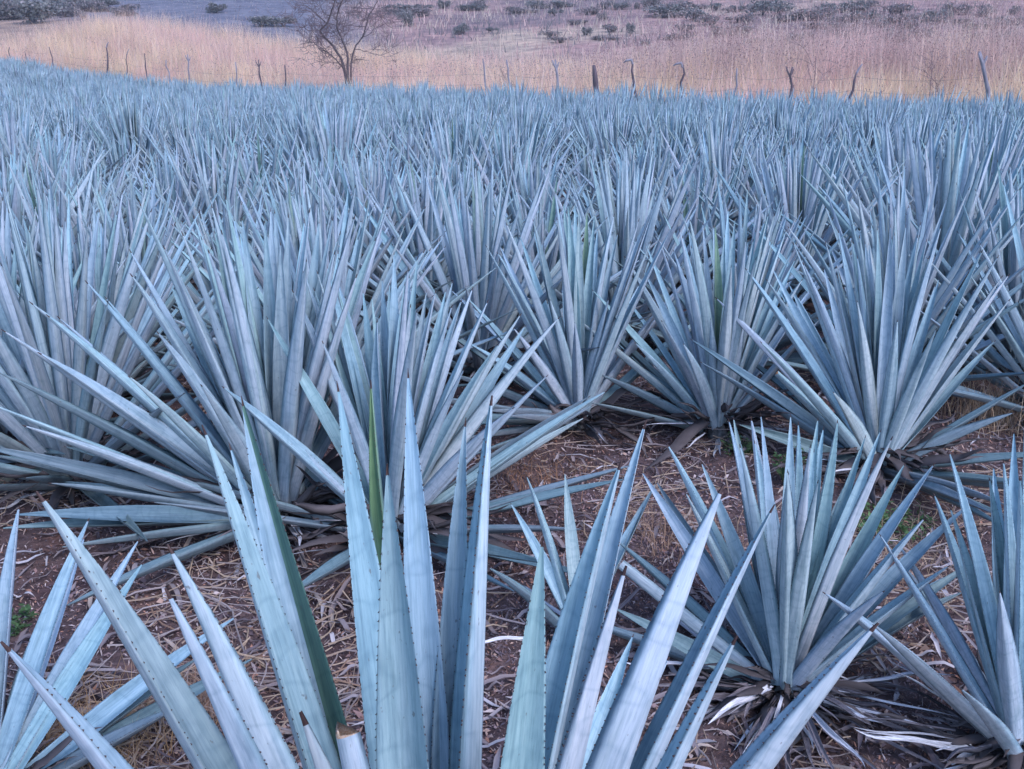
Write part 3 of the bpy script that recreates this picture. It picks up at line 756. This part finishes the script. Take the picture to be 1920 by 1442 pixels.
# ------------------------------------------------------------------ fence
def fence_pt(px, off=0.):
    k = (px - 960) / F
    best = None
    for t in np.linspace(-6, 62, 1400):
        q = FA + FU * t + FN * off; z = float(gz(q[0], q[1])); X, Y, D = project(q[0], q[1], z + 1.2)
        if best is None or abs(X - px) < best[0]: best = (abs(X - px), q[0], q[1], z)
    return best[1:]
posts = [  # photo x, top y, radius, lean (dx over its height), material, kind of head, label
    (20, 88, .035, .05, 'd', 0, 'thin dark fence post at the far end of the row'),
    (48, 96, .035, .06, 'd', 0, 'thin leaning fence post beside the far end post'),
    (97, 88, .045, -.15, 'd', 0, 'slim dark post standing where the yellow grass is trampled'),
    (205, 88, .07, .25, 'd', 1, 'crooked dark post with a pale broken tip above the trampled grass'),
    (242, 101, .04, .25, 'd', 1, 'short slanting post next to the crooked pale-tipped post'),
    (276, 100, .045, .0, 'd', 0, 'thin straight post where the wire is tied off'),
    (316, 112, .05, -.1, 'g', 0, 'grey stub post sunk in the brown weeds'),
    (357, 102, .06, .1, 'g', 2, 'grey forked post wrapped in brown weeds'),
    (445, 116, .05, .0, 'g', 0, 'short bluish grey post among pink grass'),
    (488, 112, .06, -.15, 'd', 2, 'dark bent post with hooked head near the bare tree'),
    (536, 122, .06, -.06, 'd', 0, 'plain dark stump post closest to the bare tree on its far-field side'),
    (905, 110, .05, -.25, 'g', 0, 'pale grey post leaning in the speckled grass'),
    (950, 112, .055, -.35, 'g', 0, 'pale grey post tilted strongly beside another pale one'),
    (1042, 112, .075, -.2, 'g', 2, 'lilac grey post with notched head in pale grass'),
    (1115, 122, .15, -.12, 'd', 3, 'thick dark flat-topped stump post, stoutest of the fence'),
    (1184, 115, .07, -.3, 'd', 4, 'dark post with a head hooked sideways like a beak'),
    (1277, 121, .065, .05, 'd', 4, 'dark upright post with a small side hook and pale knot'),
    (1380, 128, .05, .0, 'g', 0, 'weathered straight post half lost in dry stalks'),
    (1478, 126, .06, -.25, 'd', 2, 'dark forked post bent like an elbow'),
    (1603, 136, .06, .35, 'd', 1, 'black post leaning over with a pale tip'),
    (1826, 97, .085, -.8, 'g', 2, 'tall thick pale grey leaning post, highest of the fence'),
]
wires_pts = []
for (px, ty, r0, lean, mk, head, label) in posts:
    X, Y, Z = fence_pt(px); D = project(X, Y, Z)[2]
    d = ray(px, ty); tt = Y / d[1]; ztop = CAM_H + d[2] * tt; h = max(ztop - Z, 1.2)
    r0 *= .72; r = random.Random(px)
    base = np.array([0, 0, -.2]); pts = [base]
    nseg = 7
    for k in range(1, nseg + 1):
        f = k / nseg
        pts.append(np.array([-lean * (1 - f) + r.gauss(0, .035), r.gauss(0, .03), h * f]))
    pts[0][0] = -lean
    rad = [r0 * (1.15 - .35 * k / nseg) * r.uniform(.88, 1.1) for k in range(nseg + 1)]
    rad[-1] *= .75
    A = Acc()
    V, Q, T = tube(pts, rad, 8); A.add(V, Q, T)
    root = bpy.data.objects.new('fence_post', None); col.objects.link(root); root.location = (X, Y, Z)
    tag(root, label, 'fence post', 'fence posts along the field edge')
    m = M['post_dark'] if mk == 'd' else M['post_grey']
    obj('shaft', A.mesh('shaft', [m], True), root)
    top = pts[-1]
    if head == 1:
        V, Q, T = tube([top - [0, 0, .05], top + [.07, 0, .12], top + [.16, 0, .26]], [r0 * .7, r0 * .75, r0 * .4], 6)
        B = Acc(); B.add(V, Q, T); obj('broken_tip', B.mesh('broken_tip', [M['post_grey']], True), root)
    elif head == 2:
        q = pts[-2]
        for sx, l in ((-.16, .32), (.10, .24)):
            V, Q, T = tube([q, q + [sx * .6, 0, l * .5], q + [sx, .02, l]], [r0 * .7, r0 * .6, r0 * .35], 6)
            B = Acc(); B.add(V, Q, T); obj('fork', B.mesh('fork', [m], True), root)
    elif head == 4:
        V, Q, T = tube([top - [0, 0, .1], top + [-.06, 0, .05], top + [-.24, 0, .02], top + [-.34, 0, -.05]], [r0 * .9, r0, r0 * .8, r0 * .3], 6)
        B = Acc(); B.add(V, Q, T); obj('hook', B.mesh('hook', [M['post_grey']], True), root)
    wires_pts.append((X, Y, Z, h))
for hh, lab in ((1.75, 'upper barbed wire strand strung between the fence posts'), (1.35, 'lower barbed wire strand strung between the fence posts')):
    pts = []
    for k in range(len(wires_pts) - 1):
        a, b = np.array(wires_pts[k]), np.array(wires_pts[k + 1])
        for f in np.linspace(0, 1, 5)[:-1]:
            q = a[:3] * (1 - f) + b[:3] * f; pts.append(q + [0, -.06, hh - .12 * 4 * f * (1 - f)])
    pts.append(np.array(wires_pts[-1][:3]) + [0, -.06, hh])
    V, Q, T = tube(pts, [.003] * len(pts), 4)
    A = Acc(); A.add(V, Q, T); tag(obj('barbed_wire', A.mesh('barbed_wire', [M['wire']])), lab, 'wire')

# ------------------------------------------------------------------ dry grass and stalks beyond the fence
def band_pts(n, s0, s1, t0=-22, t1=66):
    t = rng.uniform(t0, t1, n); s = s0 + (s1 - s0) * rng.random(n); q = FA + np.outer(t, FU) + np.outer(s, FN)
    return q[:, 0], q[:, 1], t, s
n = 90000
x, y, t, s = band_pts(n, .3, 20)
clump = wob(x, y, .35) + .9 * wob(x, y, 1.2) + .5 * wob(x + 2, y, 3.1)
H = (1.5 + .55 * clump + .25 * sm(4, 14, s)) * rng.uniform(.6, 1.15, n) * (1 + .25 * sm(18, 6, t))
bright = sm(26, 34, t) * sm(7, 3, s); H = H * (1 + .22 * bright) * (1 + .75 * sm(6, 13, s) * sm(24, 40, t))
P = np.stack([x, y, gz(x, y) - .03], -1)
hue = sm(-.35, .35, wob(x + 9, y - 4, .22) + .5 * wob(x, y + 7, .5) + rng.normal(0, .22, n) + .45 * bright)[:, None]
pal_y = pick([(.95, .70, .44), (.98, .80, .56), (.90, .63, .40), (.84, .61, .37)], n, .15)
pal_p = pick([(.84, .52, .42), (.92, .62, .50), (.74, .45, .38), (.94, .70, .58)], n, .15)
C = (pal_y * hue + pal_p * (1 - hue)) * (1 + .30 * wob(x, y, .7) + .25 * wob(x, y, 2.3)).clip(.4, 1.3)[:, None]
olive = sm(16, 8, t) * sm(4.5, 2, s); C = C * (1 - .55 * olive[:, None]) + np.array([.46, .40, .27]) * .55 * olive[:, None]; H = H * (1 - .45 * olive)
V, Q, C = blades(P, np.maximum(H, .25), rng.uniform(.014, .030, n), rng.normal(0, .22, (n, 2)).clip(-.6, .6), C, 2, .2)
tag(obj('dry_grass', mk_mesh('dry_grass', V, [Q], [M['straw']], colors=C)), 'straw yellow and pink dry grass belt behind the fence', kind='stuff')
# coarse tufts and dry scrub over the slope
n = 60000
x, y, t, s = band_pts(n, 18, 190, -140, 120)
keep = rng.random(n) < sm(200, 60, s) * .8 + .2
x, y, t, s = x[keep], y[keep], t[keep], s[keep]; n = len(x)
patch = wob(x + 3, y, .09) + .6 * wob(x, y - 8, .2) + rng.normal(0, .25, n)
az = np.degrees(np.arctan2(x, y)); lf = sm(-7, -11, az + 3 * wob(x, y, .025))
H = np.maximum((.9 + .5 * wob(x, y, .3)) * rng.uniform(.4, 1.3, n) * (1 - .75 * lf), .15)
C = np.where((patch > .35)[:, None], pick([(.24, .21, .20), (.30, .25, .24), (.20, .19, .17)], n, .2), np.where((patch > -.2)[:, None], pick([(.60, .40, .34), (.50, .33, .29), (.68, .48, .40)], n, .2), pick([(.66, .52, .40), (.58, .46, .36)], n, .2)))
C = C * (1 - .6 * lf[:, None]) + np.array([.25, .25, .28]) * .6 * lf[:, None]
V, Q, C = blades(np.stack([x, y, gz(x, y) - .05], -1), H, rng.uniform(.05, .16, n), rng.normal(0, .35, (n, 2)).clip(-.65, .65), C, 2, .2)
tag(obj('slope_grass', mk_mesh('slope_grass', V, [Q], [M['straw']], colors=C)), 'coarse mauve and straw coloured tufts covering the slope', kind='stuff')
# brown undergrowth along the foot of the fence
n = 40000
x, y, t, s = band_pts(n, -.6, 2.2)
H = np.maximum((.95 + .5 * wob(x, y, .6)) * rng.uniform(.5, 1.2, n) * (.55 + .45 * sm(8, 16, t)), .15)
C = pick([(.46, .29, .22), (.54, .35, .26), (.38, .24, .20), (.58, .42, .28)], n, .2)
V, Q, C = blades(np.stack([x, y, gz(x, y) - .03], -1), H, rng.uniform(.012, .026, n), rng.normal(0, .35, (n, 2)).clip(-.65, .65), C, 2, .2)
tag(obj('brown_undergrowth', mk_mesh('brown_undergrowth', V, [Q], [M['straw']], colors=C)), 'low brownish pink undergrowth along the foot of the fence', kind='stuff')
# tall branching stalks with seed heads
A_V, A_Q, A_C = [], [], []; off = 0
n = 8200
x, y, t, s = band_pts(n, .6, 17, -18, 64)
keep = rng.random(n) < (.18 + .82 * sm(3.5, 8, s)) * (.16 + .75 * sm(26, 40, t) + .2 * sm(30, 20, t) * sm(8, 20, t))
x, y, t, s = x[keep], y[keep], t[keep], s[keep]; n = len(x)
H = (1.7 + 2.1 * sm(28, 42, t) * sm(1, 7, s) + .5 * wob(x, y, .25)) * rng.uniform(.7, 1.15, n)
tone = pick([(.68, .45, .37), (.76, .53, .44), (.58, .38, .32), (.82, .60, .50), (.44, .29, .25)], n, .2)
nb = 9
rx, ry, rz = [np.repeat(v, nb) for v in (x, y, gz(x, y))]; RH = np.repeat(H, nb); RC = np.repeat(tone, nb, 0)
f = np.tile(np.r_[0., np.linspace(.25, .85, nb - 1)], n)
P = np.stack([rx, ry, rz + RH * f * .95 - .02], -1)
ll = np.where(f == 0, RH, RH * (1.05 - f) * .55)
le = np.where((f == 0)[:, None], rng.normal(0, .08, (n * nb, 2)), rng.normal(0, .55, (n * nb, 2))).clip(-.8, .8)
V, Q, C = blades(P, ll, np.where(f == 0, .022, .012), le, RC, 2, .05)
A_V.append(V); A_Q.append(Q); A_C.append(C); off += len(V)
nh = 16
hx = np.repeat(x, nh) + rng.normal(0, .20, n * nh) * np.repeat(H, nh) * .6; hy = np.repeat(y, nh) + rng.normal(0, .2, n * nh) * np.repeat(H, nh) * .6
hz = np.repeat(gz(x, y), nh) + np.repeat(H, nh) * rng.uniform(.45, 1.05, n * nh)
sz = rng.uniform(.010, .028, n * nh); c0 = np.stack([hx, hy, hz], -1)
dx = np.stack([sz, sz * .3, np.zeros_like(sz)], -1); dz = np.stack([np.zeros_like(sz), np.zeros_like(sz), sz * 1.2], -1); dy = np.stack([-sz * .3, sz, np.zeros_like(sz)], -1)
V = np.stack([c0 - dx, c0 + dz, c0 + dx, c0 - dz, c0 - dy, c0 + dy], 1).reshape(-1, 3); i = np.arange(n * nh)[:, None] * 6
Q = np.concatenate([i + np.array([[0, 1, 2, 3]]), i + np.array([[4, 1, 5, 3]])], 0)
hc = pick([(.34, .22, .20), (.42, .28, .25), (.72, .58, .50), (.55, .38, .34), (.28, .18, .18)], n * nh, .2)
A_V.append(V); A_Q.append(Q + off); A_C.append(np.repeat(hc, 6, 0))
tag(obj('dry_stalks', mk_mesh('dry_stalks', np.vstack(A_V), [np.vstack(A_Q)], [M['straw']], colors=np.vstack(A_C))), 'tall pinkish brown weed stalks dotted with seed heads behind the fence', kind='stuff')

# ------------------------------------------------------------------ the bare tree
def bare_tree():
    X, Y, Z = fence_pt(652, 3.2); D = project(X, Y, Z)[2]; k = D / F
    root = bpy.data.objects.new('bare_tree', None); col.objects.link(root); root.location = (X, Y, Z)
    tag(root, 'leafless dark tree with twisted twin stems and purple twigs', 'tree')
    r = np.random.default_rng(5)
    bx, by = project(X, Y, Z)[:2]
    def pt(px, py, dy=0.): return np.array([(px - bx) * k, dy, (by - py) * k * 1.02])
    stems = [([(654, by + 6), (652, 150), (646, 118), (632, 96), (612, 76), (606, 68), (622, 56), (634, 30), (640, 5), (634, -25)], .085, .026, .15),
             ([(658, by + 6), (656, 145), (657, 112), (650, 88), (641, 66), (640, 45), (652, 18), (662, -8), (660, -40)], .075, .024, -.2),
             ([(655, by + 4), (650, 140), (634, 118), (616, 104), (600, 98)], .05, .016, .4),
             ([(658, by + 4), (662, 118), (672, 96), (690, 70), (700, 40), (716, 20)], .055, .02, .1)]
    TA = Acc(); limbs = []
    for pts, r0, r1, dy in stems:
        P = np.array([pt(a, b, dy * j / len(pts) + r.normal(0, .03)) for j, (a, b) in enumerate(pts)])
        tt = np.linspace(0, 1, len(P)); t2 = np.linspace(0, 1, len(P) * 3)
        P = np.stack([np.interp(t2, tt, P[:, c]) for c in range(3)], -1) + r.normal(0, .018, (len(t2), 3))
        V, Q, T = tube(P, r0 + (r1 - r0) * t2 ** .7, 8); TA.add(V, Q, T); limbs.append((P, r1))
    obj('trunk', TA.mesh('trunk', [M['bark']], True), root)
    CA = Acc(); TW = Acc()
    def grow(p, d, l, rad, depth):
        n = 5; P = [p]; dd = d / np.linalg.norm(d)
        for q in range(n):
            dd = dd + r.normal(0, .24, 3) + [0, 0, .05]; dd /= np.linalg.norm(dd); P.append(P[-1] + dd * l / n)
        P = np.array(P); V, Q, T = tube(P, np.linspace(rad, rad * .45, n + 1), 5 if depth < 2 else 3, False)
        (CA if depth < 2 else TW).add(V, Q, T)
        if depth >= 4: return
        for c in range(3 if depth < 3 else 5):
            f = r.integers(2, n + 1); side = r.normal(0, 1, 3); side[1] *= .8; side[2] = side[2] * .6 + .15
            nd = dd * .55 + side / np.linalg.norm(side)
            grow(P[f], nd, l * r.uniform(.6, .85), max(rad * .55, .011), depth + 1)
    for P, r1 in limbs:
        m = len(P)
        for f in np.linspace(.4, 1, 8):
            i = min(int(f * (m - 1)), m - 1); side = r.normal(0, 1, 3); side[2] = abs(side[2]) * .5 + .1; side[0] *= 1.6
            grow(P[i], side, r.uniform(.9, 1.5), max(r1 * .7, .018), 1)
    cr = obj('crown', CA.mesh('limbs', [M['bark']], True), root)
    obj('twigs', TW.mesh('twigs', [M['twig']]), cr)
bare_tree()
# saplings among the grass: thin bare branching stems
def sapling(px, off, H, label, seed):
    X, Y, Z = fence_pt(px, off); r = np.random.default_rng(seed); A = Acc()
    def grow(p, d, l, rad, dep):
        P = [p]
        for q in range(4): d = d + r.normal(0, .12, 3); d /= np.linalg.norm(d); P.append(P[-1] + d * l / 4)
        V, Q, T = tube(P, np.linspace(rad, rad * .5, 5), 4, False); A.add(V, Q, T)
        if dep < 3:
            for c in range(4): grow(P[r.integers(1, 5)], d + r.normal(0, .5, 3) * [1, 1, .4], l * r.uniform(.4, .65), rad * .55, dep + 1)
    grow(np.array([0, 0, -.05]), np.array([0, 0, 1.]), H * .7, .016, 0)
    tag(obj('sapling', A.mesh('sapling', [M['twig']]), loc=(X, Y, Z)), label, 'sapling', 'thin bare saplings in the dry grass')
for px, off, H, lab in ((985, 1.5, 2.4, 'thin bare sapling in the pale speckled grass'), (1735, 2.0, 2.6, 'dark thin sapling rising beside the tall pale post'), (1760, 2.4, 2.2, 'slender sapling with fine twigs close to the tall pale post'),
                        (1155, 3.0, 1.9, 'low twiggy sapling between the stout stump and the hooked posts'), (1530, 3.5, 3.4, 'tallest wispy sapling above the pink stalks'), (740, 1.5, 1.5, 'small slanting sapling near the bare tree')):
    sapling(px, off, H, lab, int(px))

# ------------------------------------------------------------------ scrub on the hillside
def bush_mesh(seed, n=900, pal=((.19, .19, .17), (.23, .22, .20), (.16, .165, .16), (.28, .24, .23))):
    r = np.random.default_rng(seed); lob = [(r.uniform(-.6, .6), r.uniform(-.5, .5), r.uniform(.25, .7), r.uniform(.28, .5)) for _ in range(8)]
    P = []
    for k in range(n):
        cx, cy, cz, rr = lob[r.integers(0, 8)]; d = r.normal(0, 1, 3); d /= np.linalg.norm(d); q = rr * r.uniform(.4, 1.05)
        P.append((cx + d[0] * q, cy + d[1] * q, max(cz + d[2] * q * .8, .02)))
    P = np.array(P); u = r.normal(0, 1, (n, 3)); u /= np.linalg.norm(u, axis=1)[:, None]; v = np.cross(u, r.normal(0, 1, (n, 3))); v /= np.linalg.norm(v, axis=1)[:, None]
    sz = r.uniform(.04, .10, (n, 1))
    V = np.stack([P - u * sz, P - v * sz * .6, P + u * sz, P + v * sz * .6], 1).reshape(-1, 3)
    pal = np.array(pal); c = pal[r.integers(0, 4, n)] * r.uniform(.7, 1.3, (n, 1))
    return mk_mesh('bush_crown', V, [np.arange(n * 4).reshape(-1, 4)], [M['bush']], colors=np.repeat(c, 4, 0))
def bush_trunk():
    A = Acc()
    for a in range(4):
        th = a * 1.57 + .4; V, Q, T = tube([(0, 0, -.15), (.1 * math.cos(th), .1 * math.sin(th), .2), (.3 * math.cos(th), .3 * math.sin(th), .55)], [.04, .03, .012], 5); A.add(V, Q, T)
    return A.mesh('bush_stems', [M['bark']])
BUSH = [bush_mesh(40 + k) for k in range(6)]; BT = bush_trunk()
bushes = [(18, 36, 90, 40), (62, 44, 80, 40), (100, 30, 60, 26), (128, 20, 70, 22), (165, 18, 60, 20), (200, 14, 50, 14), (405, 24, 46, 18), (490, 50, 60, 20), (532, 50, 50, 18),
          (762, 50, 34, 34), (745, 22, 60, 14), (790, 20, 46, 12), (832, 16, 34, 16), (872, 20, 50, 12), (902, 20, 36, 10), (1005, 16, 46, 16), (1048, 14, 60, 12), (1040, 30, 30, 14),
          (1100, 66, 26, 16), (1180, 66, 18, 24), (1165, 18, 44, 12), (1250, 30, 90, 22), (1300, 40, 60, 24), (1342, 20, 36, 14), (1380, 22, 40, 12), (1430, 28, 60, 28), (1462, 30, 50, 26),
          (1555, 22, 50, 16), (1600, 20, 44, 18), (1612, 46, 60, 24), (1650, 52, 40, 18), (1668, 64, 30, 12), (1690, 26, 34, 16), (1745, 38, 44, 18), (1770, 36, 34, 16), (1848, 30, 36, 12),
          (1900, 28, 24, 16), (1870, 48, 50, 16), (1860, 88, 40, 26), (1890, 84, 26, 28), (868, 64, 40, 20), (922, 62, 24, 12), (1210, 86, 20, 12)]
rb = random.Random(77); named = len(bushes)
for _ in range(110):
    px = rb.choice([rb.uniform(720, 1910), rb.uniform(1000, 1910), rb.uniform(0, 240)]); py = rb.uniform(4, 16) + (rb.uniform(0, 70) if px > 1000 else rb.uniform(0, 24))
    bushes.append((px, py, rb.uniform(18, 70), rb.uniform(7, 20)))
DRYB = [bush_mesh(60 + k, 900, [(.26, .21, .20), (.32, .25, .24), (.21, .18, .18), (.17, .17, .15)]) for k in range(4)]
for k, (px, py, wpx, hpx) in enumerate(bushes):
    p = ground_at(px, py)
    if p is None: continue
    D = float(np.linalg.norm(p - CAMP)); w = wpx * D / F / 1.7; h = hpx * D / F / 1.05
    root = bpy.data.objects.new('scrub_bush', None); col.objects.link(root); root.location = p; root.rotation_euler = (0, 0, float(rng.uniform(0, 6.28))); root.scale = (w, w, h)
    lab = ('dark scrub bush in the thicket on the slope at the ploughed field side' if px < 220 else
           'lone dark green bush on the grey ploughed slope' if px == 405 else
           'grey green bush on the slope just behind the bare tree' if 480 < px < 800 and py > 45 else
           'dark scrub bush dotting the lilac hillside above the dry grass')
    if k >= named: lab = 'low brownish grey dry shrub scattered over the hillside'
    tag(root, lab, 'bush', 'scrub bushes on the hillside' if k < named else 'dry shrubs on the hillside')
    obj('crown', BUSH[k % 6] if k < named else DRYB[k % 4], root); obj('trunk', BT, root)

# ------------------------------------------------------------------ evening haze over the field and the slope
HZ = (-960., 960., -66., 920., float(GZ.min()) - 1.5, float(GZ.max()) + 14.)
V = [(x, y, z) for z in HZ[4:] for y in HZ[2:4] for x in HZ[:2]]
me = mk_mesh('haze', V, [np.array([[0, 2, 3, 1], [4, 5, 7, 6], [0, 1, 5, 4], [2, 6, 7, 3], [0, 4, 6, 2], [1, 3, 7, 5]])])
hm = bpy.data.materials.new('haze'); hm.use_nodes = True; hn = hm.node_tree.nodes
hn.remove(hn['Principled BSDF']); hv = hn.new('ShaderNodeVolumePrincipled')
hv.inputs['Color'].default_value = (.92, .88, .93, 1); hv.inputs['Density'].default_value = .0009; hv.inputs['Anisotropy'].default_value = .2
hm.node_tree.links.new(hv.outputs[0], hn['Material Output'].inputs['Volume'])
me.materials.append(hm)
tag(obj('haze', me), 'thin lilac evening haze over the slope', kind='stuff')
